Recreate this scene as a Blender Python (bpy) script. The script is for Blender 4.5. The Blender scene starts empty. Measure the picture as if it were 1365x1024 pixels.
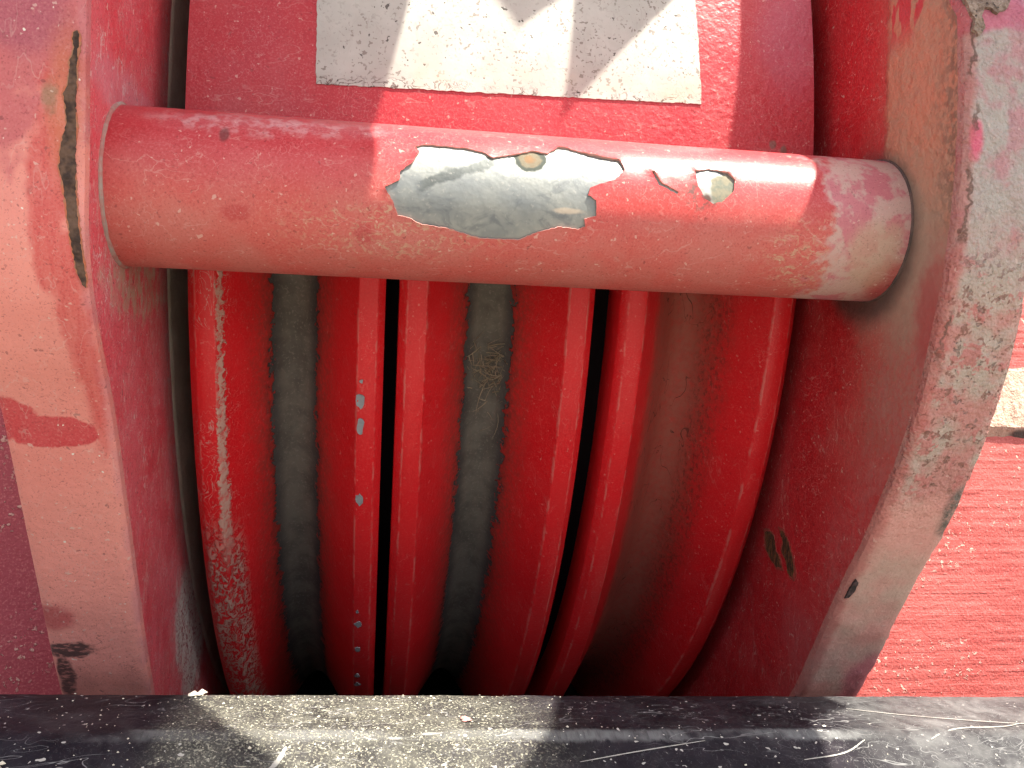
import bpy, bmesh, math, random
from mathutils import Vector, Matrix, noise
from mathutils.geometry import delaunay_2d_cdt
from math import sin, cos, pi, radians, sqrt, atan2

# ------------------------------------------------------------------ frame
# All positions are measured in the block's own frame (x along the sheave axle,
# y away from the viewer, z up the block), unit U = width of the sheave pack.
# The whole block leans: the frame is tilted PITCH about x in the world.
U = 0.30
PITCH = radians(1.0)
TILT = Matrix.Rotation(-PITCH, 4, 'X')
BASE = Vector((0, 0, 1.1))
SUN_B = Vector((0.36, -0.22, 0.905)).normalized()      # towards the sun, block frame

scene = bpy.context.scene
C = scene.collection

# ------------------------------------------------------------------ camera
PSI, RHO = radians(8.5), radians(1.75)
fw = Vector((sin(PSI), cos(PSI), 0)); r0 = Vector((cos(PSI), -sin(PSI), 0)); u0 = Vector((0, 0, 1))
rt = cos(RHO)*r0 + sin(RHO)*u0; up = -sin(RHO)*r0 + cos(RHO)*u0
cam = bpy.data.cameras.new('camera'); cam.sensor_width = 36.0; cam.lens = 1150/1365*36.0
cam.clip_start = 0.01; cam.clip_end = 200
cam_o = bpy.data.objects.new('camera', cam); C.objects.link(cam_o)
m = Matrix.Identity(4)
for i in range(3):
    m[i][0], m[i][1], m[i][2] = rt[i], up[i], -fw[i]
cam_o.matrix_world = Matrix.Translation(BASE) @ TILT @ m
scene.camera = cam_o

# ------------------------------------------------------------------ light
sun_w = (TILT.to_3x3() @ SUN_B).normalized()
world = bpy.data.worlds.new('World'); scene.world = world; world.use_nodes = True
wn = world.node_tree.nodes; wl = world.node_tree.links
sky = wn.new('ShaderNodeTexSky'); sky.sky_type = 'NISHITA'; sky.sun_disc = False
sky.sun_elevation = math.asin(sun_w.z); sky.sun_rotation = atan2(sun_w.x, sun_w.y)
sky.air_density = 1.0; sky.dust_density = 4.0; sky.ozone_density = 1.0
hs = wn.new('ShaderNodeHueSaturation'); hs.inputs['Saturation'].default_value = 0.35
wl.new(sky.outputs[0], hs.inputs['Color'])
wl.new(hs.outputs[0], wn['Background'].inputs[0])
wn['Background'].inputs[1].default_value = 0.11
sl = bpy.data.lights.new('sun', 'SUN'); sl.energy = 5.0; sl.angle = radians(0.5); sl.color = (1.0, 0.93, 0.80)
so = bpy.data.objects.new('sun', sl); C.objects.link(so)
so.rotation_euler = sun_w.to_track_quat('Z', 'Y').to_euler(); so.location = (0.6, 0.5, 3)
vs = scene.view_settings
vs.view_transform = 'Standard'; vs.look = 'None'; vs.gamma = 1; vs.use_curve_mapping = False
vs.exposure = 1.58
cy = scene.cycles
cy.max_bounces = 3; cy.diffuse_bounces = 2; cy.glossy_bounces = 2; cy.transmission_bounces = 0
cy.use_adaptive_sampling = True; cy.adaptive_threshold = 0.05; cy.caustics_reflective = False

# ------------------------------------------------------------------ helpers: objects
def tag(o, label=None, cat=None, group=None, kind=None):
    if label: o['label'] = label
    if cat: o['category'] = cat
    if group: o['group'] = group
    if kind: o['kind'] = kind
    return o

def place(o, org, parent):
    o['_o'] = org
    if parent is None:
        o.matrix_world = Matrix.Translation(BASE) @ TILT @ Matrix.Translation(Vector(org)*U)
    else:
        o.parent = parent
        po = Vector(parent['_o'])
        o.location = (Vector(org) - po)*U

def empty(name, org):
    o = bpy.data.objects.new(name, None); C.objects.link(o); o.empty_display_size = .05
    place(o, org, None); return o

def mesh(name, verts, faces, mats, parent=None, org=None, smooth=True, fmat=None, Q=None):
    """verts in block units; stores the block position as attribute P (and Q) for the materials"""
    if org is None:
        org = tuple(sum(v[i] for v in verts)/len(verts) for i in range(3))
    me = bpy.data.meshes.new(name)
    me.from_pydata([((v[0]-org[0])*U, (v[1]-org[1])*U, (v[2]-org[2])*U) for v in verts], [], faces)
    a = me.attributes.new('P', 'FLOAT_VECTOR', 'POINT')
    a.data.foreach_set('vector', [c for v in verts for c in v])
    if Q is not None:
        a = me.attributes.new('Q', 'FLOAT_VECTOR', 'POINT')
        a.data.foreach_set('vector', [c for v in Q for c in v])
    if not isinstance(mats, (list, tuple)): mats = [mats]
    for mm in mats: me.materials.append(mm)
    if fmat: me.polygons.foreach_set('material_index', fmat)
    me.polygons.foreach_set('use_smooth', [smooth]*len(me.polygons))
    bm = bmesh.new(); bm.from_mesh(me); bmesh.ops.recalc_face_normals(bm, faces=bm.faces); bm.to_mesh(me); bm.free()
    if smooth:
        me.set_sharp_from_angle(angle=radians(35))
    me.update()
    o = bpy.data.objects.new(name, me); C.objects.link(o); place(o, org, parent)
    return o

def grid_faces(nu, nv, wrap=False):
    f = []
    for i in range(nu if wrap else nu-1):
        i2 = (i+1) % nu
        for j in range(nv-1):
            f.append((i*nv+j, i2*nv+j, i2*nv+j+1, i*nv+j+1))
    return f

def interp(pts, t):
    if t <= pts[0][0]: return pts[0][1]
    for i in range(len(pts)-1):
        if t <= pts[i+1][0]:
            t0, v0 = pts[i]; t1, v1 = pts[i+1]
            ma = (v1 - pts[i-1][1])/(t1 - pts[i-1][0]) if i > 0 else (v1-v0)/(t1-t0)
            mb = (pts[i+2][1] - v0)/(pts[i+2][0]-t0) if i+2 < len(pts) else (v1-v0)/(t1-t0)
            h = t1-t0; s = (t-t0)/h
            return ((2*s**3-3*s*s+1)*v0 + (s**3-2*s*s+s)*h*ma + (-2*s**3+3*s*s)*v1 + (s**3-s*s)*h*mb)
    return pts[-1][1]

def refine(poly, step, jit=0.0, seed=1):
    rnd = random.Random(seed); out = []
    n = len(poly)
    for i in range(n):
        a = Vector(poly[i]); b = Vector(poly[(i+1) % n]); k = max(1, int((b-a).length/step))
        for j in range(k):
            p = a.lerp(b, j/k)
            if j: p += Vector((rnd.uniform(-jit, jit), rnd.uniform(-jit, jit)))
            out.append((p.x, p.y))
    return out

def inside(p, poly):
    x, y = p; c = False; n = len(poly)
    for i in range(n):
        x1, y1 = poly[i]; x2, y2 = poly[i-1]
        if (y1 > y) != (y2 > y) and x < (x2-x1)*(y-y1)/(y2-y1)+x1: c = not c
    return c

def fill(outer, holes=(), grid=None, keep=None):
    """triangulate a flat outline with holes plus inner grid points; returns pts, tris, loops"""
    pts = []; edges = []; loops = []
    for lp in (outer, *holes):
        s = len(pts); pts += [Vector(p) for p in lp]; n = len(lp)
        edges += [(s+i, s+(i+1) % n) for i in range(n)]; loops.append(n)
    if grid:
        xs = [p[0] for p in outer]; ys = [p[1] for p in outer]
        gx, gy = grid
        nx = int((max(xs)-min(xs))/gx); ny = int((max(ys)-min(ys))/gy)
        for i in range(1, nx):
            for j in range(1, ny):
                q = (min(xs)+i*gx, min(ys)+j*gy)
                if inside(q, outer) and not any(inside(q, h) for h in holes): pts.append(Vector(q))
    r = delaunay_2d_cdt(pts, edges, [], 0, 1e-7)
    P2 = r[0]; T = []
    for f in r[2]:
        c = ((P2[f[0]][0]+P2[f[1]][0]+P2[f[2]][0])/3, (P2[f[0]][1]+P2[f[1]][1]+P2[f[2]][1])/3)
        if inside(c, outer) and not any(inside(c, h) for h in holes): T.append(tuple(f))
    return [(p[0], p[1]) for p in P2], T

def patch(name, outline, fn, mat, parent, step=.004, jit=.0006, grid=.006, seed=3, lift=.0012, thick=.001):
    """a thin scab lying on a surface; fn(a, b, h) gives the surface point at height h"""
    ol = refine(outline, step, jit, seed)
    p2, t = fill(ol, (), (grid, grid))
    n = len(p2)
    v = [fn(a, b, lift) for a, b in p2]
    nb = len(ol)
    base = len(v)
    v += [fn(a, b, lift-thick) for a, b in ol]
    f = list(t) + [(i, (i+1) % nb, base+(i+1) % nb, base+i) for i in range(nb)]
    return mesh(name, v, f, mat, parent, smooth=True)

# ------------------------------------------------------------------ helpers: materials
class N:
    def __init__(s, name):
        s.mat = bpy.data.materials.new(name); s.mat.use_nodes = True
        s.nt = s.mat.node_tree; s.nd = s.nt.nodes; s.lk = s.nt.links
        s.bsdf = s.nd['Principled BSDF']
        a = s.nd.new('ShaderNodeAttribute'); a.attribute_name = 'P'; s.P = a.outputs['Vector']
        sp = s.nd.new('ShaderNodeSeparateXYZ'); s.lk.new(s.P, sp.inputs[0])
        s.x, s.y, s.z = sp.outputs
    def useQ(s):
        a = s.nd.new('ShaderNodeAttribute'); a.attribute_name = 'Q'; s.Q = a.outputs['Vector']
        sp = s.nd.new('ShaderNodeSeparateXYZ'); s.lk.new(s.Q, sp.inputs[0])
        s.qu, s.qd, s.qa = sp.outputs
    def put(s, sock, v):
        if v is None: return
        if isinstance(v, bpy.types.NodeSocket): s.lk.new(v, sock)
        elif isinstance(v, (tuple, list)) and sock.type == 'RGBA': sock.default_value = (*v[:3], 1)
        else: sock.default_value = v
    def m(s, op, a, b=None, c=None, clamp=False):
        n = s.nd.new('ShaderNodeMath'); n.operation = op; n.use_clamp = clamp
        for i, v in enumerate((a, b, c)): s.put(n.inputs[i], v)
        return n.outputs[0]
    def add(s, a, b): return s.m('ADD', a, b)
    def sub(s, a, b): return s.m('SUBTRACT', a, b)
    def mul(s, a, b): return s.m('MULTIPLY', a, b)
    def mx(s, a, b): return s.m('MAXIMUM', a, b)
    def mn(s, a, b): return s.m('MINIMUM', a, b)
    def mr(s, v, a, b, c=0.0, d=1.0):
        n = s.nd.new('ShaderNodeMapRange'); n.interpolation_type = 'SMOOTHSTEP' ; n.clamp = True
        for i, k in enumerate((v, a, b, c, d)): s.put(n.inputs[i], k)
        return n.outputs[0]
    def vmul(s, v, k):
        n = s.nd.new('ShaderNodeVectorMath'); n.operation = 'MULTIPLY'; s.put(n.inputs[0], v); n.inputs[1].default_value = k
        return n.outputs[0]
    def vadd(s, v, k):
        n = s.nd.new('ShaderNodeVectorMath'); n.operation = 'ADD'; s.put(n.inputs[0], v); s.put(n.inputs[1], k)
        return n.outputs[0]
    def noise(s, scale, detail=4, rough=.55, vec=None, off=None, dist=0.0, col=False):
        detail = min(detail, 1.5 if scale >= 100 else 2.5 if scale >= 35 else 3.5)
        n = s.nd.new('ShaderNodeTexNoise'); v = vec if vec is not None else s.P
        if off: v = s.vadd(v, off)
        s.put(n.inputs['Vector'], v); n.inputs['Scale'].default_value = scale
        n.inputs['Detail'].default_value = detail; n.inputs['Roughness'].default_value = rough
        n.inputs['Distortion'].default_value = dist
        return n.outputs['Color'] if col else n.outputs[0]
    def vor(s, scale, vec=None, feature='F1', rand=1.0):
        n = s.nd.new('ShaderNodeTexVoronoi'); n.feature = feature
        s.put(n.inputs['Vector'], vec if vec is not None else s.P); n.inputs['Scale'].default_value = scale
        n.inputs['Randomness'].default_value = rand
        return n.outputs
    def mix(s, f, a, b):
        n = s.nd.new('ShaderNodeMix'); n.data_type = 'RGBA'
        s.put(n.inputs[0], f); s.put(n.inputs[6], a); s.put(n.inputs[7], b)
        return n.outputs[2]
    def blob(s, c, r, soft=.35, jit=.5, js=30, off=(0, 0, 0), rough=.6):
        n = s.nd.new('ShaderNodeVectorMath'); n.operation = 'SUBTRACT'; s.put(n.inputs[0], s.P); n.inputs[1].default_value = c
        d = s.vmul(n.outputs[0], tuple(1/k for k in r))
        l = s.nd.new('ShaderNodeVectorMath'); l.operation = 'LENGTH'; s.lk.new(d, l.inputs[0])
        nz = s.noise(js, 4, rough, off=off)
        dist = s.add(l.outputs['Value'], s.mul(s.sub(nz, .5), 2*jit))
        return s.mr(dist, 1-soft, 1+soft, 1.0, 0.0)
    def lines(s, scale, w, stretch=(1, 1, 1), off=(0, 0, 0), detail=2, dist=0.0):
        v = s.vmul(s.P, stretch)
        nz = s.noise(scale, detail, .5, vec=v, off=off, dist=dist)
        a = s.m('ABSOLUTE', s.sub(nz, .5))
        return s.mr(a, w*.3, w, 1.0, 0.0)
    def specks(s, scale, size, density, off=(0, 0, 0), vec=None):
        v = s.vadd(vec if vec is not None else s.P, off)
        vo = s.vor(scale, v)
        sel = s.nd.new('ShaderNodeSeparateXYZ'); s.lk.new(vo['Color'], sel.inputs[0])
        on = s.m('LESS_THAN', sel.outputs[0], density)
        rad = s.mul(s.add(sel.outputs[1], .25), size)
        return s.mul(on, s.m('LESS_THAN', vo['Distance'], rad))
    def out(s, color, rough, height=None, dist=.0006, metal=None, spec=.5, strength=1.0, coat=None):
        s.put(s.bsdf.inputs['Base Color'], color); s.put(s.bsdf.inputs['Roughness'], rough)
        s.bsdf.inputs['Specular IOR Level'].default_value = spec
        if metal is not None: s.put(s.bsdf.inputs['Metallic'], metal)
        if coat: s.bsdf.inputs['Coat Weight'].default_value = coat; s.bsdf.inputs['Coat Roughness'].default_value = .2
        if height is not None:
            b = s.nd.new('ShaderNodeBump'); b.inputs['Distance'].default_value = dist; b.inputs['Strength'].default_value = strength
            s.lk.new(height, b.inputs['Height']); s.lk.new(b.outputs[0], s.bsdf.inputs['Normal'])
        return s.mat

RED = (.46, .012, .020); CRIM = (.36, .022, .040); DEEP = (.30, .006, .012)
CHALK = (.50, .16, .12); PINK = (.52, .20, .24); TAN = (.36, .22, .14); DUST = (.46, .40, .33); GREY = (.42, .39, .36)
BROWN = (.09, .055, .035); DARK = (.02, .018, .016); CREAM = (.68, .60, .46)

def common(n, c, amt=1.0, fib=(1, 1, .25), off=(0, 0, 0)):
    """fine wear on paint: pale hair scratches, grit specks, dust film; returns colour, height"""
    film = n.noise(9, 6, .65, off=off)
    c = n.mix(n.mr(film, .42, .75, 0, .18*amt), c, (.50, .20, .18))
    grain = n.noise(330, 2, .7, off=off)
    c = n.mix(n.mr(grain, .50, .72, 0, .42*amt), c, (.58, .24, .22))
    c = n.mix(n.mr(grain, .28, .44, .45*amt, 0), c, (.10, .006, .008))
    mid = n.noise(110, 2, .7, off=(off[0]+5, 2, 1))
    c = n.mix(n.mr(mid, .685, .73, 0, .7*min(1, amt)), c, (.66, .50, .42))
    c = n.mix(n.mr(mid, .26, .31, .6*min(1, amt), 0), c, (.07, .01, .01))
    l1 = n.mul(n.lines(30, .010, fib, off=(1+off[0], 2, 3), detail=3), n.mr(film, .46, .60))
    l2 = n.mul(n.lines(60, .012, (1, .4, 1), off=(7+off[0], 2, 5), detail=2), n.mr(film, .40, .52, 1, 0))
    ln = n.mx(l1, l2)
    c = n.mix(n.mul(ln, .34*amt), c, (.64, .46, .40))
    h = n.add(n.mul(mid, .5), n.mul(grain, .15))
    return c, h

# ================================================================== unseen ground and light-blocking sheet, added below the frame to control fill light
def mat_ground():
    n = N('gravel_ground')
    return n.out(n.mix(n.noise(12, 4, .6), (.17, .155, .135), (.22, .20, .175)), .9)
def sheet(name, pts, mat):
    me = bpy.data.meshes.new(name); me.from_pydata(pts, [], [(0, 1, 2, 3)]); me.materials.append(mat)
    o = bpy.data.objects.new(name, me); C.objects.link(o); tag(o, kind='structure'); return o
sheet('ground', [(-40, -40, 0), (40, -40, 0), (40, 40, 0), (-40, 40, 0)], mat_ground())
n = N('light_blocker_mat')
light_blocker = mesh('light_blocker', [(-2.2, 1.10, -1.10), (2.6, 1.10, -1.10), (2.6, 4.6, -1.10), (-2.2, 4.6, -1.10), (-2.2, 1.10, -1.14), (2.6, 1.10, -1.14), (2.6, 4.6, -1.14), (-2.2, 4.6, -1.14)],
            [(0, 1, 2, 3), (4, 5, 6, 7), (0, 1, 5, 4), (1, 2, 6, 5), (2, 3, 7, 6), (3, 0, 4, 7)], n.out((.05, .045, .045), .7), smooth=False)
tag(light_blocker, kind='structure')

# ================================================================== STRUCTURE: red boards either side of the block
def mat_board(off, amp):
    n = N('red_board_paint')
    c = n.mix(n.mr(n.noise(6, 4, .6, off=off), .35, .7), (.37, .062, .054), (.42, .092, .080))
    if amp < .5: c = n.mix(.7, c, (.33, .035, .065))  # darker, purpler copy for the left board, its shade mixed into the paint
    rid = n.noise(1, 6, .62, vec=n.vmul(n.P, (2.2, 6, 110)), off=off)
    c = n.mix(n.mr(rid, .30, .46, .25*amp, 0), c, (.34, .04, .04))
    c = n.mix(n.mr(n.noise(260, 3, .6), .5, .72, 0, .45), c, (.62, .20, .19))
    crumbs = n.mul(n.mr(n.noise(85, 2, .7, off=off), .60, .64), n.mr(n.noise(9, 3, .5, off=(4, 4, 4)), .5, .62))
    c = n.mix(crumbs, c, (.62, .34, .28))
    h = n.add(n.mul(rid, .55*amp), n.add(n.mul(n.noise(160, 4, .7), .5), n.mul(crumbs, 1.2)))
    return n.out(c, .62, h, dist=.0009)

def board(name, x0, x1, z0, z1, y, label, off, amp=1.0):
    nx, nz = 70, 420
    v = []
    for i in range(nx):
        for j in range(nz):
            x = x0+(x1-x0)*i/(nx-1); z = z0+(z1-z0)*j/(nz-1)
            d = amp*(.0008*noise.fractal(Vector((x*1.3+off[0], 5.1, z*95)), .8, 2.0, 3) + .0012*noise.noise(Vector((x*40, off[0], z*90))))
            v.append((x, y + .13*(z+.3) + d, z))
    f = grid_faces(nx, nz)
    s = len(v); bk = y + .30
    ring = [(0, 0), (nx-1, 0), (nx-1, nz-1), (0, nz-1)]
    v += [(v[i*nz+j][0], bk, v[i*nz+j][2]) for i, j in ring]
    f += [(s, s+1, s+2, s+3)]
    bt = [i*nz for i in range(nx)]; tp = [i*nz+nz-1 for i in range(nx)]
    f += [tuple(bt + [s+1, s]), tuple(tp + [s+2, s+3]), tuple([j for j in range(nz)] + [s+3, s]), tuple([(nx-1)*nz+j for j in range(nz)] + [s+2, s+1])]
    return tag(mesh(name, v, f, mat_board(off, amp)), label, 'board')

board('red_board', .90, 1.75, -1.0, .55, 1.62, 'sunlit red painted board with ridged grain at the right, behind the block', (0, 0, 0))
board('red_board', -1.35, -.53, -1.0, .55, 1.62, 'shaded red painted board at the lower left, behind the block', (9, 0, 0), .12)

# pale wooden batten on the right board
def mat_wood():
    n = N('pale_wood')
    c = n.mix(n.mr(n.noise(40, 5, .65), .35, .7), (.50, .36, .28), (.38, .26, .20))
    c = n.mix(n.mr(n.noise(160, 3, .6), .60, .68, 0, .7), c, (.22, .12, .08))
    c = n.mix(n.blob((1.35, 1.64, -.075), (.04, .06, .012), js=40), c, (.07, .05, .045))
    return n.out(c, .85, n.add(n.noise(90, 5, .7), n.mul(n.noise(300, 2, .6), .4)), dist=.0012)
v = []; f = []
prof = [(1.640, -.050), (1.638, -.058), (1.650, -.083), (1.70, -.088), (1.72, .066), (1.668, .066), (1.663, .060)]
nx = 40
for i in range(nx):
    x = 1.16+.6*i/(nx-1)
    for k, (y, z) in enumerate(prof):
        a = .004
        v.append((x, y+a*noise.noise(Vector((x*30, k*3.1, 1))), z+a*noise.noise(Vector((x*30, k*3.1, 7)))))
np_ = len(prof)
for i in range(nx-1):
    for k in range(np_):
        f.append((i*np_+k, (i+1)*np_+k, (i+1)*np_+(k+1) % np_, i*np_+(k+1) % np_))
f += [tuple(range(np_)), tuple((nx-1)*np_+k for k in range(np_))]
tag(mesh('wooden_batten', v, f, mat_wood(), smooth=False), 'pale wooden batten end peeking past the right cheek plate', 'batten')

# ================================================================== black bar across the foot
BAR_A = radians(-1.45)     # the bar is not quite parallel to the block
def barpt(x, y, z):
    dx = x-.19
    return (.19 + dx*cos(BAR_A) , y, z + dx*sin(-BAR_A)*-1)
def mat_bar():
    n = N('black_scratched_paint')
    v = n.vmul(n.P, (1, 1, 1))
    c = n.mix(n.mr(n.noise(14, 5, .6), .35, .7), (.008, .007, .011), (.020, .017, .023))
    # worn stripe along the bend
    st = n.m('ABSOLUTE', n.sub(n.y, n.add(1.064, n.mul(n.sub(n.noise(3.5, 3, .5), .5), .012))))
    hair = n.noise(1, 4, .7, vec=n.vmul(n.P, (150, 14, 14)))
    stm = n.mr(n.add(st, n.mul(n.sub(hair, .5), .018)), .006, .015, 1, 0)
    stm = n.mul(stm, n.mul(n.mr(n.noise(9, 3, .7, off=(2.3, 0, 0)), .34, .56), n.mul(n.mr(n.x, .62, .68, 1, 0), n.mr(n.x, -.36, -.30))))
    c = n.mix(n.mul(stm, n.mr(hair, .25, .6, .35, .85)), c, (.16, .163, .165))
    # dust: dense powder towards the middle-left
    dens = n.mul(n.mr(n.add(n.x, n.mul(n.sub(n.noise(8, 2, .5, off=(4, 2, 9)), .5), .12)), -.30, -.20), n.mr(n.x, .08, .30, 1, .05))
    pw = n.mr(n.noise(330, 2, .75), .50, .66)
    pw2 = n.mr(n.noise(28, 4, .65, off=(1, 5, 2)), .36, .66, .35, 1)
    dust = n.mul(n.mul(pw, pw2), n.mr(dens, 0, 1, .0, .8))
    c = n.mix(n.mul(dens, n.mr(n.noise(24, 4, .65, off=(3, 2, 2)), .3, .7, .2, .8)), c, (.105, .102, .088))
    c = n.mix(n.mul(dust, .65), c, (.38, .37, .29))
    g = n.mr(n.noise(230, 2, .7, off=(3, 1, 7)), .585, .65)
    g = n.mul(g, n.mr(n.add(dens, n.mul(n.noise(20, 3, .5), .3)), .25, 1.05, .02, .95))
    c = n.mix(n.mul(g, .6), c, (.50, .48, .38))
    g2 = n.mr(n.noise(120, 1, .6, off=(1, 6, 1)), .72, .74)
    c = n.mix(n.mul(g2, .5), c, (.75, .72, .66))
    # fine scratches
    l = n.mx(n.mul(n.lines(30, .008, (.35, 1, 1), detail=2, dist=1.2), n.mr(n.noise(6, 2, .5, off=(8, 1, 1)), .45, .6)),
             n.mul(n.lines(52, .012, (1, 1, 1), off=(4, 4, 1), detail=4, dist=2.0), n.mr(n.x, .45, .8, .15, .8)))
    c = n.mix(n.mul(l, .45), c, (.42, .42, .42))
    smear = n.mul(n.mr(n.noise(10, 5, .7, off=(2, 8, 3), dist=.8), .45, .7), n.mr(n.x, .5, .85, .1, .75))
    c = n.mix(n.mul(n.mr(n.x, .60, .72), n.mr(n.noise(40, 3, .7, off=(7, 3, 3)), .3, .7, .25, .8)), c, (.10, .10, .10))  # scuffed film at the right, greyed up to brighten its sunlit patch
    c = n.mix(n.mul(smear, .75), c, (.20, .20, .20))
    h = n.add(n.mul(n.noise(90, 4, .6), .35), n.add(n.mul(g, .9), n.mul(dust, .5)))
    r = n.mr(n.add(dust, n.add(g, n.mul(stm, .5))), 0, .8, .40, .8)
    return n.out(c, r, h, dist=.0004, spec=.08)
BAR_MAT = mat_bar()
prof = [(1.24, -1.05), (1.222, -.64), (1.204, -.446), (1.201, -.440), (1.192, -.436)]
prof += [(1.192-(1.192-1.075)*k/6, -.436) for k in range(1, 7)]
prof += [(1.064, -.4375), (1.052, -.4415)]
prof += [(1.052-.09*k/6, -.4415-.0375*k/6) for k in range(1, 7)]
prof += [(.952, -.490), (.948, -.62), (.965, -.635), (1.15, -.64), (1.16, -1.05)]
v = []; f = []; nx = 320; np_ = len(prof)
for i in range(nx):
    x = -1.1+2.9*i/(nx-1)
    for y, z in prof:
        v.append(barpt(x, y + .0012*noise.fractal(Vector((x*25, y*9, 2)), .7, 2, 3), z + .0011*noise.fractal(Vector((x*16, y*14, 3)), .7, 2, 3)))
f = grid_faces(nx, np_)
f += [tuple(range(np_)), tuple((nx-1)*np_+k for k in range(np_))]
bar = tag(mesh('steel_bar', v, f, BAR_MAT), 'black painted steel bar dusted with pale grit across the foot', 'steel bar')

# ================================================================== hook block: cheek plates, guard, pipe
SHC = (2.805, .45); SHR = 1.45
block = empty('hook_block', (.19, 1.5, -.45))
tag(block, 'weathered red hook block with cheek plates, cross pipe and white sticker', 'hook block')

PL = [(-1.0, 1.86), (-.75, 1.63), (-.518, 1.45), (-.216, 1.283), (-.054, 1.195), (.03, 1.135), (.098, 1.095), (.16, 1.075), (.26, 1.068), (.43, 1.058), (.52, 1.07), (.60, 1.13), (.66, 1.25), (.70, 1.37)]
PR = [(-1.0, 1.84), (-.75, 1.60), (-.523, 1.41), (-.334, 1.285), (-.192, 1.185), (-.022, 1.092), (.128, 1.043), (.22, 1.024), (.32, 1.016), (.45, 1.018), (.52, 1.03), (.60, 1.10), (.66, 1.23), (.70, 1.37)]

def cheek_outline(prof):
    out = []
    z = -1.0
    while z < .70:
        out.append((interp(prof, z), z)); z += .008
    out.append((1.375, .705))
    a0 = atan2(.705-SHC[1], 1.375-SHC[0])
    a1 = atan2(-1.0-SHC[1], prof[0][1]-SHC[0]) + 2*pi
    # round the back of the plate
    R0 = sqrt((1.375-SHC[0])**2+(.705-SHC[1])**2); R1 = sqrt((prof[0][1]-SHC[0])**2+(-1.0-SHC[1])**2); RB_ = 1.475
    if a0 < 0: a0 += 2*pi
    k = 60
    # from a0 downwards through 0 to a1-2pi
    span = a0 - (a1-2*pi)
    for i in range(1, k):
        t = i/k; a = a0 - span*t; r = min(R0+(R1-R0)*t, 1.475 + max(0, t-.9)*10*(R1-1.475))
        out.append((SHC[0]+r*cos(a), SHC[1]+r*sin(a)))
    return out

def cheek(name, prof, xi, xo, mats, rough, label):
    ol = cheek_outline(prof); n = len(ol)
    sgn = 1 if xo > xi else -1; t = abs(xo-xi)
    nrm = []
    for i in range(n):
        a = Vector(ol[i-1]); b = Vector(ol[(i+1) % n]); d = (b-a).normalized(); nrm.append(Vector((d.y, -d.x)))
    # outline runs up the front: outward must point to -y there
    if nrm[20].x > 0: nrm = [-q for q in nrm]
    rows = [(0, .016), (.0018, .0055), (.006, .0016), (.016, 0)] + [(.016+(t-.032)*k/18, 0) for k in range(1, 18)] + [(t-.016, 0), (t-.006, .0016), (t-.0018, .0055), (t, .016)]
    v = []; nr = len(rows)
    for i in range(n):
        for dx, ins in rows:
            y, z = ol[i]
            x = xi+sgn*dx
            e = 0
            q = Vector((x*16, y*16, z*16))
            e += rough[0]*noise.fractal(q, .8, 2.1, 5)
            e += rough[1]*max(0, noise.fractal(q*2.3+Vector((5, 0, 0)), .7, 2.0, 4)-.05)
            edge = dx/t
            if edge > .93: e -= rough[2]*abs(noise.fractal(q*3.1, .7, 2, 4))
            e -= ins
            v.append((x, y+nrm[i].x*e, z+nrm[i].y*e))
    f = []; fm = []
    for i in range(n):
        i2 = (i+1) % n
        for k in range(nr-1):
            f.append((i*nr+k, i2*nr+k, i2*nr+k+1, i*nr+k+1)); fm.append(1)
    f.append(tuple(i*nr for i in range(n))); fm.append(0)
    f.append(tuple(i*nr+nr-1 for i in range(n))); fm.append(0)
    o = mesh(name, v, f, mats, block, fmat=fm, org=((xi+xo)/2, 1.3, -.4))
    if label: o['label'] = label
    return o

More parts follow.
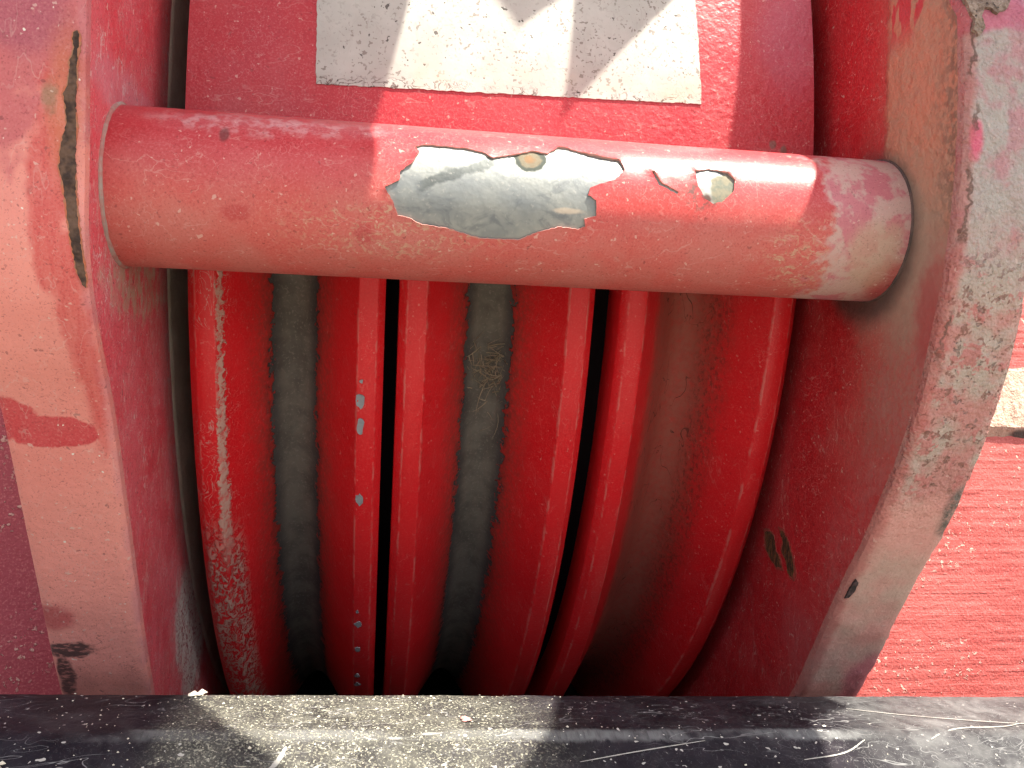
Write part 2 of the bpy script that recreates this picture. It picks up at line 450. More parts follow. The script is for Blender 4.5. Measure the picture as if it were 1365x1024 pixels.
def mat_left_inner():
    n = N('crimson_paint_scratched')
    c = n.mix(n.mr(n.noise(8, 4, .6), .3, .7), (.66, .045, .070), (.68, .105, .135))
    c, h = common(n, c, 1.1, (1, 1, .2))
    fib = n.mx(n.lines(60, .016, (1, 1, .22), off=(1, 1, 1), detail=4, dist=1.5), n.lines(90, .02, (1, .7, .35), off=(4, 1, 2), detail=3, dist=1.2))
    wz = n.mx(n.blob((-.351, 1.19, .36), (.05, .16, .05), jit=.7, js=22), n.blob((-.351, 1.25, .12), (.05, .17, .045), jit=.7, js=26))
    wz = n.mx(wz, n.mr(n.noise(9, 4, .6, off=(2, 2, 2)), .52, .68, 0, .55))
    c = n.mix(n.mul(n.mul(fib, n.mr(n.noise(30, 3, .6), .4, .6)), n.mr(wz, 0, 1, .38, 1.0)), c, (.66, .50, .47))
    sc = n.mul(n.blob((-.351, 1.30, .125), (.05, .15, .045), jit=.6, js=40), n.mr(n.noise(90, 4, .7, vec=n.vmul(n.P, (1, 1, .5))), .38, .62))
    c = n.mix(n.mul(sc, .85), c, (.46, .33, .24))
    pw = n.blob((-.351, 1.25, .365), (.05, .16, .035), jit=.7, js=30)
    c = n.mix(n.mul(pw, .35), c, (.60, .30, .36))
    # lilac film towards the inner rim and pale edge line
    rad = n.m('SQRT', n.add(n.m('POWER', n.sub(n.y, SHC[0]), 2), n.m('POWER', n.sub(n.z, SHC[1]), 2)))
    film = n.mr(n.add(rad, n.mul(n.sub(n.noise(25, 4, .6), .5), .06)), 1.36, 1.44, .7, 0)
    c = n.mix(n.mul(film, n.mr(n.noise(70, 4, .7), .3, .7)), c, (.46, .30, .30))
    lip = n.mr(n.add(rad, n.mul(n.sub(n.noise(60, 3, .6), .5), .02)), 1.365, 1.378, 1, 0)
    c = n.mix(n.mul(lip, .75), c, (.50, .40, .36))
    # dried crust low down by the sheave
    cr = n.mx(n.blob((-.351, 1.68, -.45), (.06, .09, .09), jit=.6, js=26), n.blob((-.351, 1.76, -.53), (.06, .09, .10), jit=.7, js=26))
    wr = n.noise(75, 5, .7, dist=1.8)
    crm = n.mul(cr, n.mr(wr, .40, .48))
    c = n.mix(crm, c, (.64, .56, .50))
    c = n.mix(n.mul(n.mul(cr, n.mr(wr, .38, .42, 1, 0)), .6), c, (.06, .03, .025))
    h = n.add(h, n.add(n.mul(crm, 2.0), n.add(n.mul(n.noise(45, 4, .6), .5), n.mul(fib, .2))))
    return n.out(c, n.mr(n.noise(20, 3, .6), .3, .7, .38, .6), h, dist=.0006)

def mat_left_edge():
    n = N('chalky_salmon_paint')
    c = n.mix(n.mr(n.noise(5, 5, .6), .32, .7), (.69, .225, .185), (.74, .275, .225))
    c = n.mix(n.mr(n.z, -.35, -.12, .8, 0), c, (.82, .31, .26))  # lower part painted brighter to make up for missing fill light
    # upper part less faded
    upm = n.mr(n.add(n.z, n.mul(n.sub(n.noise(12, 4, .7), .5), .30)), .25, .31)
    c = n.mix(n.mul(upm, .8), c, (.46, .085, .105))
    c = n.mix(n.mul(n.blob((-.43, 1.05, .41), (.06, .1, .045), jit=.6, js=12), .7), c, (.34, .07, .11))
    br = n.noise(1, 4, .6, vec=n.vmul(n.P, (90, 8, 12)))
    st = n.mx(n.blob((-.392, 1.07, .20), (.022, .1, .13), soft=.22, jit=.6, js=26), n.blob((-.372, 1.09, .06), (.020, .1, .12), soft=.22, jit=.6, js=26))
    st = n.mx(st, n.blob((-.366, 1.15, .0), (.012, .2, .12), soft=.5, jit=.3, js=16))
    c = n.mix(n.mul(st, n.mr(br, .25, .75, .55, .95)), c, (.54, .065, .06))
    rb = n.mx(n.blob((-.43, 1.19, -.082), (.062, .1, .022), soft=.07, jit=.30, js=34), n.blob((-.49, 1.18, -.066), (.05, .1, .030), soft=.08, jit=.28, js=34))
    c = n.mix(n.mul(rb, .93), c, (.52, .035, .045))
    c = n.mix(n.mul(n.blob((-.475, 1.33, -.365), (.035, .1, .022), jit=.4, js=22), .75), c, (.46, .06, .07))
    # rust halo beside the gouge
    ha = n.blob((-.372, 1.06, .31), (.020, .1, .08), soft=.6, jit=.5, js=30)
    c = n.mix(n.mul(ha, .65), c, (.50, .13, .05))
    sm = n.blob((-.390, 1.06, .314), (.0075, .1, .017), soft=.5, jit=.9, js=70)
    c = n.mix(n.mul(sm, .75), c, (.26, .17, .10))
    # pinkish worn arris on the inner corner
    ar = n.mr(n.add(n.x, n.mul(n.sub(n.noise(30, 3, .6), .5), .012)), -.366, -.352)
    c = n.mix(n.mul(n.mul(ar, n.mr(n.noise(16, 4, .7), .35, .65)), .6), c, (.52, .20, .22))
    c, h = common(n, c, .75, (1, 1, .3), off=(3, 0, 0))
    dk = n.mul(n.lines(45, .012, (.5, 1, 1), off=(2, 6, 1), dist=1.5), n.mr(n.noise(14, 2, .5, off=(1, 6, 1)), .60, .68))
    c = n.mix(n.mul(dk, .6), c, (.16, .05, .04))
    sp = n.mr(n.noise(130, 1, .5, off=(1, 7, 1)), .775, .79)
    c = n.mix(sp, c, (.75, .68, .60))
    sv = n.noise(1, 4, .7, vec=n.vmul(n.P, (60, 90, 200)))
    s1 = n.mul(n.blob((-.460, 1.37, -.425), (.036, .1, .015), soft=.15, jit=.6, js=40), n.mr(sv, .36, .50, .35, 1))
    s2 = n.mul(n.blob((-.470, 1.40, -.475), (.013, .1, .040), soft=.2, jit=.8, js=40), n.mr(sv, .36, .56, .3, 1))
    c = n.mix(n.mul(n.mx(s1, s2), .9), c, (.035, .026, .028))
    low = n.mr(n.z, -.50, -.44, 1, 0)
    c = n.mix(n.mul(n.mul(low, n.mr(n.noise(12, 4, .6), .3, .6)), .25), c, (.20, .08, .08))
    h = n.add(h, n.mul(n.noise(14, 4, .5), 1.0))
    return n.out(c, .58, h, dist=.0006)

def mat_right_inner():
    n = N('dusty_deep_red_paint')
    c = n.mix(n.mr(n.noise(7, 4, .6), .3, .7), (.46, .009, .015), (.52, .014, .022))
    c, h = common(n, c, .7, (1, 1, .4), off=(1, 4, 0))
    # dust towards the front edge, heavier beneath the pipe; its depth follows the edge profile
    front = n.add(1.045, n.add(n.mul(n.m('MAXIMUM', n.sub(.12, n.z), 0.0), .52), 0.0))
    d = n.sub(n.y, front)
    jn = n.mul(n.sub(n.noise(10, 5, .65), .5), .16)
    dm = n.mr(n.add(d, jn), .02, .24, 1, 0)
    mid = n.mul(n.mr(n.z, -.22, .04), dm)
    c = n.mix(n.mul(mid, n.mr(n.noise(150, 4, .7), .25, .7, .45, .95)), c, (.34, .17, .125))
    lowd = n.mr(n.add(d, jn), .0, .16, 1, 0)
    c = n.mix(n.mul(n.mul(lowd, n.mr(n.noise(60, 4, .7), .3, .7, .3, .9)), .55), c, (.40, .15, .14))
    # tan band at the top
    tb = n.mul(n.mr(n.add(n.y, n.mul(n.sub(n.noise(30, 4, .6), .5), .03)), 1.185, 1.20, 1, 0), n.mr(n.z, .18, .26))
    c = n.mix(n.mul(tb, .93), c, n.mix(n.mr(n.noise(38, 5, .65), .35, .7), (.50, .22, .14), (.42, .24, .16)))
    cr = n.mul(n.mul(tb, n.mr(n.add(n.y, n.mul(n.sub(n.noise(22, 3, .7, off=(6, 2, 2)), .5), .10)), 1.03, 1.10, 1, 0)), n.mr(n.noise(75, 2, .7, off=(1, 1, 5)), .40, .56, .15, .9))
    c = n.mix(cr, c, (.20, .115, .08))
    rs = n.mul(n.mul(tb, n.mr(n.z, .49, .55)), n.mr(n.noise(1, 3, .5, vec=n.vmul(n.P, (20, 24, 9)), off=(.5, 0, 0)), .53, .56))
    c = n.mix(n.mul(rs, .9), c, (.50, .03, .05))
    # grey-tan dirt round the pipe end
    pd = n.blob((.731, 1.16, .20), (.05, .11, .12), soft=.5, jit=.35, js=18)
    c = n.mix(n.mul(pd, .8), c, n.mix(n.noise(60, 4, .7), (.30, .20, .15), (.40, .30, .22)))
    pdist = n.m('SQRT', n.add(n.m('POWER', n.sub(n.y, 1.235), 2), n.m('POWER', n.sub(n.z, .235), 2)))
    end_shade = n.mr(n.add(pdist, n.mul(n.sub(n.noise(20, 3, .6), .5), .02)), .105, .150, 1, 0)  # dark ring painted in as soft shade beside the pipe end
    c = n.mix(n.mul(end_shade, .85), c, (.055, .040, .036))
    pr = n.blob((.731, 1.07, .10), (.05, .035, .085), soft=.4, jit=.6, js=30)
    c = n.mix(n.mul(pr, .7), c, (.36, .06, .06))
    # pale bloom by the low front edge
    bl = n.blob((.731, 1.43, -.42), (.05, .05, .06), jit=.7, js=25)
    c = n.mix(n.mul(bl, .10), c, (.42, .22, .22))
    h = n.add(h, n.mul(n.mul(tb, n.noise(55, 5, .65)), 2.2))
    return n.out(c, n.mr(n.noise(18, 3, .6), .3, .7, .42, .65), h, dist=.0007)

def mat_right_edge():
    n = N('crusted_grey_pink_paint')
    big = n.noise(11, 6, .7)
    c = n.mix(n.mr(big, .42, .62), (.42, .19, .165), (.37, .30, .25))
    blotch = n.noise(30, 6, .75, off=(3, 1, 8))
    c = n.mix(n.mr(blotch, .53, .60, 0, .85), c, (.40, .14, .125))
    c = n.mix(n.mr(n.noise(60, 5, .75, off=(6, 1, 2)), .575, .62, 0, .8), c, (.17, .075, .055))
    # upper part chalky grey with pink showing through
    up_ = n.mr(n.add(n.z, n.mul(n.sub(n.noise(14, 4, .6), .5), .12)), .12, .26)
    g2 = n.mix(n.mr(n.noise(18, 5, .65, off=(2, 2, 2)), .48, .64), (.36, .335, .31), (.40, .215, .235))
    c = n.mix(n.mul(up_, .85), c, g2)
    pk = n.mr(n.add(n.z, n.mul(n.sub(n.noise(16, 4, .6), .5), .05)), .470, .482)
    c = n.mix(pk, c, n.mix(n.mr(n.noise(18, 4, .6), .4, .65), (.46, .13, .19), (.38, .20, .26)))
    hp = n.blob((.748, 1.02, .335), (.010, .1, .025), jit=.5, js=40)
    c = n.mix(n.mul(hp, .85), c, (.60, .08, .16))
    # lower part smoother salmon, painted paler for the soft light on it
    lo = n.mr(n.add(n.z, n.mul(n.sub(n.noise(9, 4, .6), .5), .10)), -.20, -.12, 1, 0)
    ls = n.mix(n.mr(n.noise(8, 5, .6, off=(5, 5, 5)), .38, .66), (.60, .29, .245), (.52, .36, .29))
    c = n.mix(n.mul(lo, .9), c, ls)
    pk2 = n.blob((.84, 1.40, -.50), (.035, .12, .07), jit=.5, js=18)
    c = n.mix(n.mul(pk2, .7), c, (.46, .10, .14))
    dkc = n.blob((.846, 1.2, -.17), (.020, .1, .045), soft=.3, jit=.5, js=40)
    c = n.mix(n.mul(dkc, n.mr(n.noise(80, 4, .7), .35, .6, .5, 1)), c, (.10, .09, .075))
    pits = n.mul(n.mr(n.noise(75, 2, .6, off=(2, 5, 1)), .64, .67), n.mul(n.mr(n.z, -.2, 0), n.mr(n.z, .10, .24, 1, .25)))
    c = n.mix(n.mul(pits, .6), c, (.14, .10, .08))
    ar = n.mr(n.add(n.x, n.mul(n.sub(n.noise(40, 4, .6), .5), .02)), .738, .752, 1, 0)
    c = n.mix(n.mul(ar, .6), c, (.40, .10, .085))
    ck = n.mul(n.mr(n.m('ABSOLUTE', n.add(n.sub(n.x, .745), n.mul(n.sub(n.noise(28, 3, .7, off=(4, 4, 4)), .5), .05))), .001, .004, 1, 0), n.mr(n.z, .0, .10))
    c = n.mix(n.mul(n.mul(ck, n.mr(n.noise(13, 2, .5), .42, .55)), .8), c, (.10, .055, .04))
    c, h = common(n, c, .45, off=(2, 8, 1))
    crust = n.mul(n.mr(n.z, -.26, -.12), n.add(n.mul(n.noise(120, 3, .75), 1.6), n.mul(blotch, 2.6)))
    h = n.add(h, n.sub(crust, n.mul(pits, 1.0)))
    return n.out(c, .8, h, dist=.0009)

cheek('cheek_plate', PL, -.351, -.489, [mat_left_inner(), mat_left_edge()], (.0006, .0006, .0005), 'left cheek plate with faded salmon edge and rusty gouge')
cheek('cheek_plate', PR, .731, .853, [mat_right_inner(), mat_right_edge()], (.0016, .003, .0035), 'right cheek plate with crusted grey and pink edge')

# unpainted inner disc behind the left plate's painted ring
def disc(name, x, r, th, mat, lab=None):
    k = 160; v = []
    sg = 1
    for i in range(k):
        a = 2*pi*i/k
        for xx, rr in ((x, r-.010), (x-th*.4, r-.003), (x-th, r)):
            v.append((xx, SHC[0]+rr*cos(a), SHC[1]+rr*sin(a)))
    f = grid_faces(k, 3, True)
    f.append(tuple(i*3 for i in range(k)))
    o = mesh(name, v, f, mat, block)
    if lab: o['label'] = lab
    return o
def mat_brown():
    n = N('bare_brown_steel')
    c = n.mix(n.mr(n.noise(16, 5, .65), .3, .7), (.30, .25, .20), (.40, .34, .28))
    c = n.mix(n.mr(n.noise(140, 4, .7), .55, .7, 0, .6), c, (.30, .26, .21))
    return n.out(c, .7, n.noise(120, 4, .7), dist=.0004)
disc('liner_disc', -.347, 1.372, .006, mat_brown(), 'bare brown steel liner of the left cheek plate')

# ---------------------------------------------------------------- cross pipe
PY, PZ, PRAD = 1.225, .249, .106
PX0, PX1 = -.352, .732
HOLE = [(0.0318,0.5796),(0.0377,0.4955),(0.0278,0.3081),(0.0141,0.2075),(0.0125,0.0824),(-0.0053,-0.0111),(0.0068,-0.21),(0.012,-0.342),(0.0256,-0.3619),(0.0434,-0.4354),(0.0768,-0.4642),(0.0908,-0.5045),(0.1212,-0.5767),(0.1714,-0.5689),(0.1973,-0.4508),(0.2268,-0.3633),(0.2506,-0.3884),(0.2603,-0.3452),(0.2583,-0.2527),(0.2743,-0.2068),(0.2731,-0.0123),(0.2617,0.047),(0.2647,0.1454),(0.276,0.1924),(0.2864,0.2297),(0.2989,0.2692),(0.3136,0.4354),(0.3071,0.5964),(0.2814,0.6287),(0.2562,0.6938),(0.2365,0.7723),(0.2261,0.7775),(0.209,0.6218),(0.1888,0.6525),(0.1679,0.5751),(0.1343,0.4812),(0.1226,0.5594),(0.0979,0.6174),(0.0583,0.6269),(0.0445,0.6269)]
HOLE2 = [(0.4115,0.4894),(0.434,0.5473),(0.4603,0.5041),(0.4693,0.3895),(0.4654,0.2226),(0.451,0.0824),(0.435,0.034),(0.4243,0.0861),(0.4202,0.1632),(0.4143,0.2626)]
CRACK = [(0.3502,0.4284),(0.3546,0.4437),(0.3636,0.2816),(0.3873,0.1628),(0.3851,0.1315),(0.3592,0.2366)]
def mat_pipe():
    n = N('pipe_red_paint')
    c = n.mix(n.mr(n.noise(6, 4, .6), .3, .7), (.45, .032, .042), (.50, .052, .062))
    jz = n.mul(n.sub(n.noise(9, 5, .62), .5), .07)
    ch = n.mr(n.add(n.z, jz), .19, .305, 1, 0)
    c = n.mix(n.mul(ch, .82), c, n.mix(n.mr(n.noise(12, 4, .6), .35, .65), (.54, .112, .09), (.50, .155, .125)))
    # redder worn belt just under the bare patch on the right
    c = n.mix(n.mul(n.blob((.36, 1.12, .25), (.10, .1, .022), jit=.5, js=20), .6), c, (.52, .05, .045))
    # tan scuffs
    tz = n.mx(n.blob((.02, 1.12, .20), (.14, .1, .035), jit=.8, js=16), n.blob((.62, 1.13, .19), (.10, .1, .05), jit=.7, js=16))
    tx = n.mul(tz, n.mr(n.noise(1, 4, .7, vec=n.vmul(n.P, (80, 110, 110)), dist=1.0), .48, .66))
    c = n.mix(n.mul(tx, .75), c, (.50, .34, .22))
    rd = n.mx(n.blob((-.19, 1.12, .205), (.018, .1, .010), jit=.7, js=40), n.blob((-.03, 1.13, .19), (.014, .1, .012), jit=.7, js=40))
    c = n.mix(n.mul(rd, .6), c, (.40, .03, .035))
    # pink-grey bloom at the right end, with clean red at its lower lip
    ge = n.mr(n.add(n.x, n.mul(n.sub(n.noise(18, 4, .72, off=(3, 3, 3)), .5), .20)), .595, .625)
    gm = n.mr(n.noise(20, 4, .72, off=(8, 3, 1)), .42, .54)
    c = n.mix(n.mul(ge, .9), c, n.mix(gm, (.48, .16, .19), (.50, .35, .31)))
    lr = n.blob((.722, 1.16, .165), (.035, .08, .030), jit=.4, js=20)
    c = n.mix(n.mul(lr, .85), c, (.42, .045, .045))
    tn = n.blob((.685, 1.14, .20), (.04, .1, .045), jit=.6, js=22)
    c = n.mix(n.mul(tn, .7), c, (.46, .31, .22))
    # pale drips of dust high on the left
    wl_ = n.mul(n.blob((-.16, 1.15, .325), (.13, .1, .018), jit=.6, js=16), n.mr(n.noise(60, 4, .7), .4, .65))
    c = n.mix(n.mul(wl_, .5), c, (.60, .38, .38))
    # dirt creeping out around the bare patches
    c, h = common(n, c, .65, (.5, 1, 1), off=(6, 1, 2))
    dd = n.mul(n.blob((.415, 1.12, .262), (.026, .1, .018), jit=.7, js=40), n.mr(n.noise(90, 4, .7), .4, .6))
    c = n.mix(n.mul(dd, .85), c, (.10, .07, .06))
    br = n.blob((-.208, 1.13, .305), (.006, .1, .010), jit=.6, js=60)
    c = n.mix(n.mul(br, .7), c, (.10, .03, .03))
    h = n.add(h, n.mul(n.noise(25, 4, .5), .5))
    return n.out(c, n.mr(ch, 0, 1, .35, .58), h, dist=.00016, spec=.36)
def mat_bare():
    n = N('bare_galvanised_steel')
    c = n.mix(n.mr(n.noise(16, 5, .65), .35, .68), (.20, .215, .215), (.28, .29, .27))
    st = n.noise(1, 4, .65, vec=n.vmul(n.P, (26, 40, 40)), dist=.7)
    c = n.mix(n.mr(st, .50, .66, 0, .5), c, (.11, .125, .14))
    # diagonal smear on the left
    di = n.m('ABSOLUTE', n.sub(n.sub(n.z, .272), n.mul(n.sub(n.x, .085), .40)))
    dm = n.mul(n.mr(n.add(di, n.mul(n.sub(n.noise(60, 4, .7), .5), .02)), .004, .011, 1, 0), n.mul(n.mr(n.x, .03, .05), n.mr(n.x, .13, .15, 1, 0)))
    c = n.mix(n.mul(dm, .8), c, (.07, .08, .08))
    c = n.mix(n.mul(n.mr(n.noise(160, 2, .7), .62, .70), .35), c, (.38, .37, .33))
    # rusty weld scar
    def ring(cx, cz, r):
        d = n.m('SQRT', n.add(n.m('POWER', n.sub(n.x, cx), 2), n.m('POWER', n.mul(n.sub(n.z, cz), 1.25), 2)))
        return n.add(d, n.mul(n.sub(n.noise(55, 4, .65), .5), .012))
    d = ring(.184, .300, .02)
    c = n.mix(n.mr(d, .020, .0235, 1, 0), c, (.045, .055, .045))
    c = n.mix(n.mr(d, .013, .017, .95, 0), c, n.mix(n.noise(90, 4, .7), (.17, .17, .13), (.13, .08, .035)))
    c = n.mix(n.mul(n.mr(d, .005, .010, 1, 0), .7), c, (.20, .10, .04))
    # second chip: oxide green-grey low, bright above
    d2 = n.blob((.452, 1.13, .274), (.019, .1, .026), soft=.12, jit=.35, js=50)
    c = n.mix(n.mul(d2, .9), c, n.mix(n.mr(n.noise(80, 4, .7), .4, .6), (.13, .14, .105), (.20, .18, .12)))
    c = n.mix(n.blob((.428, 1.13, .258), (.007, .1, .008), jit=.6, js=60), c, (.09, .05, .04))
    tanf = n.blob((.236, 1.12, .232), (.020, .1, .004), jit=.5, js=50)
    c = n.mix(n.mul(tanf, .8), c, (.55, .46, .36))
    h = n.add(n.noise(100, 5, .7), n.mul(st, .5))
    return n.out(c, n.mx(n.mr(st, .3, .7, .44, .60), n.mul(n.mx(n.mr(d, .020, .024, 1, 0), d2), .85)), h, dist=.00015, metal=n.mul(n.mr(n.mx(n.mr(d, .020, .024, 1, 0), d2), 0, 1, 1, 0), .40))

def cylp(x, th, r):
    return (x, PY - r*cos(th), PZ + r*sin(th))
PIPE_MAT = mat_pipe(); BARE = mat_bare()
k = 128; xs = [PX0+(PX1-PX0)*i/24 for i in range(25)]
v = [cylp(x, 2*pi*j/k, PRAD-.0026) for j in range(k) for x in xs]
pipe = mesh('cross_pipe', v, grid_faces(k, 25, True), BARE, block, org=(.19, PY, PZ))
pipe['label'] = 'bare steel core of the cross pipe'
# paint skin with flaked holes
sc = PRAD   # unroll: (x, theta*r)
holes = [refine([(a, b*sc) for a, b in h], .0035, .0007, s) for h, s in ((HOLE, 1), (HOLE2, 2), (CRACK, 3))]
outer = []
T0, T1 = -1.9*sc, 1.9*sc
outer = refine([(PX0, T0), (PX1, T0), (PX1, T1), (PX0, T1)], .02)
p2, tri = fill(outer, holes, (.0085, .0085))
flat = [q for h in holes for q in h]
def hdist(p):
    return min((p[0]-q[0])**2+(p[1]-q[1])**2 for q in flat)**.5
v = []
for p in p2:
    near = -.02 < p[0] < .50 and abs(p[1]) < .1
    r = PRAD + .0004*noise.noise(Vector((p[0]*9, p[1]*9, 3)))
    if near:
        d = hdist(p)
        if d < .009:
            w = (1-d/.009)**2
            r += w*.0022*max(0, noise.noise(Vector((p[0]*38, p[1]*38, 1)))+.22)
    v.append(cylp(p[0], p[1]/sc, r))
f = list(tri)
# flake walls: join each hole's rim to a lower ring
key = {(round(p[0], 6), round(p[1], 6)): i for i, p in enumerate(p2)}
for h in holes:
    ids = [key.get((round(a, 6), round(b, 6))) for a, b in h]
    if None in ids: continue
    s = len(v); v += [cylp(a, b/sc, PRAD-.0024) for a, b in h]; nh = len(h)
    f += [(ids[i], ids[(i+1) % nh], s+(i+1) % nh, s+i) for i in range(nh)]
nwall = len(f)-len(tri)
# the back of the skin closes the tube
s = len(v); kb = 40
for j in range(kb+1):
    t = 1.9 + (2*pi-3.8)*j/kb
    v += [cylp(PX0, t, PRAD), cylp(PX1, t, PRAD)]
f += [(s+2*j, s+2*j+1, s+2*j+3, s+2*j+2) for j in range(kb)]
n = N('broken_paint_edge'); EDGEM = n.out(n.mix(n.noise(60, 3, .7), (.50, .20, .17), (.58, .36, .32)), .7)
skin = mesh('paint_skin', v, f, [PIPE_MAT, EDGEM], pipe, org=(.19, PY, PZ), fmat=[0]*len(tri)+[1]*nwall+[0]*(len(f)-len(tri)-nwall))
skin['label'] = 'flaking faded red paint on the cross pipe'
# weld beads where the pipe meets the plates
def mat_bead(a, b):
    n = N('weld_bead_dirt_shade')
    c = n.mix(n.mr(n.noise(50, 4, .7), .35, .65), a, b)
    return n.out(c, .8, n.noise(110, 4, .7), dist=.0006)
def bead(x, sgn, r, mat, w=.008):
    v = []; k = 140; q = 10
    for i in range(k):
        a = 2*pi*i/k
        for j in range(q):
            b = 2*pi*j/q
            rr = r*(1+.25*noise.noise(Vector((cos(a)*6, sin(a)*6, x*3))))
            v.append(cylp(x + sgn*(rr*cos(b)*w/r), a, PRAD + rr*.55*sin(b)))
    f = []
    for i in range(k):
        for j in range(q):
            f.append((i*q+j, ((i+1) % k)*q+j, ((i+1) % k)*q+(j+1) % q, i*q+(j+1) % q))
    return mesh('weld_bead', v, f, mat, pipe)
bead(-.351, 1, .0065, mat_bead((.34, .28, .24), (.40, .16, .14)), .004)
bead(.731, 1, .0040, mat_bead((.07, .045, .04), (.12, .07, .06)), .003)  # right bead coloured dark to stand for the shadow at that end

# ---------------------------------------------------------------- guard plate and sticker
GR = 1.47
def guard(x, s, h):       # s = arc height coordinate z
    r = GR+h
    return (x, SHC[0]-sqrt(r*r-(s-SHC[1])**2)+.04*(s-.262), s)
def mat_guard():
    n = N('guard_crimson_paint')
    c = n.mix(n.mr(n.noise(5, 4, .6), .3, .7), (.42, .015, .027), (.47, .028, .042))
    c, h = common(n, c, .6, (.3, 1, 1), off=(9, 2, 2))
    wob = n.mul(n.lines(9, .006, (.5, 1, 1.6), off=(2, 1, 6), detail=3, dist=1.0), n.mr(n.z, .36, .42, 1, .2))
    c = n.mix(n.mul(wob, .4), c, (.56, .24, .22))
    rs = n.mx(n.blob((.622, 1.335, .407), (.006, .1, .007), jit=.5, js=80), n.blob((.640, 1.335, .398), (.006, .1, .008), jit=.5, js=80))
    c = n.mix(n.mul(rs, .85), c, (.20, .09, .07))
    bl = n.blob((.66, 1.335, .60), (.06, .1, .10), soft=.6, jit=.4, js=10)
    c = n.mix(n.mul(bl, .35), c, (.42, .14, .22))
    leather = n.noise(85, 3, .55)
    h = n.add(n.mul(h, .6), n.mul(leather, n.mr(n.x, .1, .6, .5, 1.5)))
    return n.out(c, n.mr(n.noise(14, 3, .6), .3, .7, .36, .55), h, dist=.00045)
xs = [-.303+.996*i/40 for i in range(41)]; zs = [.262+.86*j/60 for j in range(61)]
zs[0] = .255
def gpt(x, j, h):
    p = guard(x, zs[j], h)
    return (p[0], p[1]-.022, p[2]) if j == 0 else p
v = [gpt(x, j, 0) for x in xs for j in range(61)]; f = grid_faces(41, 61); s = len(v)
v += [gpt(x, j, -.010) for x in xs for j in range(61)]
f += [tuple(s+i for i in q) for q in grid_faces(41, 61)]
for i in range(40):
    f += [(i*61, (i+1)*61, s+(i+1)*61, s+i*61), (i*61+60, (i+1)*61+60, s+(i+1)*61+60, s+i*61+60)]
for j in range(60):
    f += [(j, j+1, s+j+1, s+j), (40*61+j, 40*61+j+1, s+40*61+j+1, s+40*61+j)]
gp = mesh('guard_plate', v, f, mat_guard(), block)
def mat_sticker():
    n = N('aged_white_sticker')
    c = n.mix(n.mr(n.noise(14, 5, .65), .3, .7), (.50, .492, .455), (.42, .412, .38))
    sp = n.mul(n.mr(n.noise(150, 3, .7), .60, .64), n.mr(n.noise(18, 3, .6, off=(1, 2, 3)), .38, .62, .25, 1))
    c = n.mix(n.mul(sp, .7), c, (.16, .13, .11))
    dk = n.mr(n.noise(70, 2, .7, off=(9, 9, 2)), .685, .71)
    c = n.mix(n.mul(dk, .85), c, (.06, .05, .045))
    ln = n.mul(n.lines(20, .005, (1, 1, .5), detail=4, dist=1.2), n.mr(n.noise(7, 3, .6), .42, .6))
    c = n.mix(n.mul(ln, .45), c, (.30, .25, .22))
    # crazed and lifting along the foot
    foot = n.mr(n.sub(n.z, n.mul(n.x, .022)), .452, .470, 1, 0)
    crz = n.mul(n.lines(34, .026, (1, 1, 1.6), detail=4, dist=1.4, off=(3, 3, 1)), foot)
    crz = n.mul(crz, n.mr(n.noise(16, 2, .5, off=(5, 1, 1)), .42, .55))
    c = n.mix(crz, c, (.12, .08, .07))
    ye = n.mul(n.mr(n.noise(8, 4, .6, off=(4, 1, 7)), .5, .7), n.mr(n.z, .46, .54, 1, 0))
    c = n.mix(n.mul(ye, .35), c, (.50, .40, .24))
    h = n.sub(n.mul(n.noise(60, 4, .65), .5), n.add(crz, n.mul(dk, .4)))
    return n.out(c, .72, h, dist=.0003)
ol = [(-.1141, .4464), (.18, .4545), (.4973, .4635), (.4885, .64), (.486, .80), (-.122, .78)]
st = patch('sticker', ol, guard, mat_sticker(), block, step=.006, jit=.0009, grid=.02, lift=.0016, thick=.0016)
st['label'] = 'aged white rectangular sticker with crazed lower edge'

# rust gouge and scuffs on the left plate's edge
def edgeL(x, z, h):
    y = interp(PL, z); dy = (interp(PL, z+.004)-interp(PL, z-.004))/.008
    nn = Vector((-1, dy)).normalized()
    return (x, y+nn.x*h, z+nn.y*h)
GOUGE = [(-.3537,.392),(-.3509,.3868),(-.3513,.3771),(-.3535,.3635),(-.3546,.3507),(-.354,.3305),(-.3559,.3143),(-.3548,.2829),(-.3554,.2535),(-.3543,.2177),(-.3523,.1846),(-.3488,.1591),(-.3465,.135),(-.3441,.1109),(-.3459,.0994),(-.3508,.1027),(-.3557,.1159),(-.362,.1549),(-.3666,.1889),(-.3712,.2183),(-.3772,.234),(-.3753,.256),(-.3741,.2645),(-.367,.2871),(-.3688,.3073),(-.3726,.3193),(-.3658,.3296),(-.3631,.3483),(-.3639,.3575),(-.3596,.3642),(-.3573,.3724),(-.3606,.3814),(-.359,.3891)]
GOUGE = [(-.362+(a+.356)*.82, b) for a, b in GOUGE]
def mat_rust():
    n = N('rust_scar')
    c = n.mix(n.mr(n.noise(45, 5, .7), .4, .6), (.040, .021, .015), (.125, .070, .046))
    tw = n.blob((-.386, 1.07, .245), (.006, .1, .035), jit=.5, js=60)
    c = n.mix(n.mul(tw, .7), c, (.15, .085, .04))
    return n.out(c, .85, n.add(n.noise(120, 5, .75), n.noise(40, 3, .6)), dist=.0016)
RUST = mat_rust()
n = N('rust_bloom'); HALO = n.out(n.mix(n.mr(n.noise(60, 3, .7), .35, .65), (.50, .14, .07), (.34, .17, .10)), .8, n.noise(140, 2, .7), dist=.0006)
gx = [(a + (.0035 if a > -.3615 else -.0035)*(.4+.9*noise.noise(Vector((a*60, b*40, 5)))**2), b) for a, b in GOUGE]
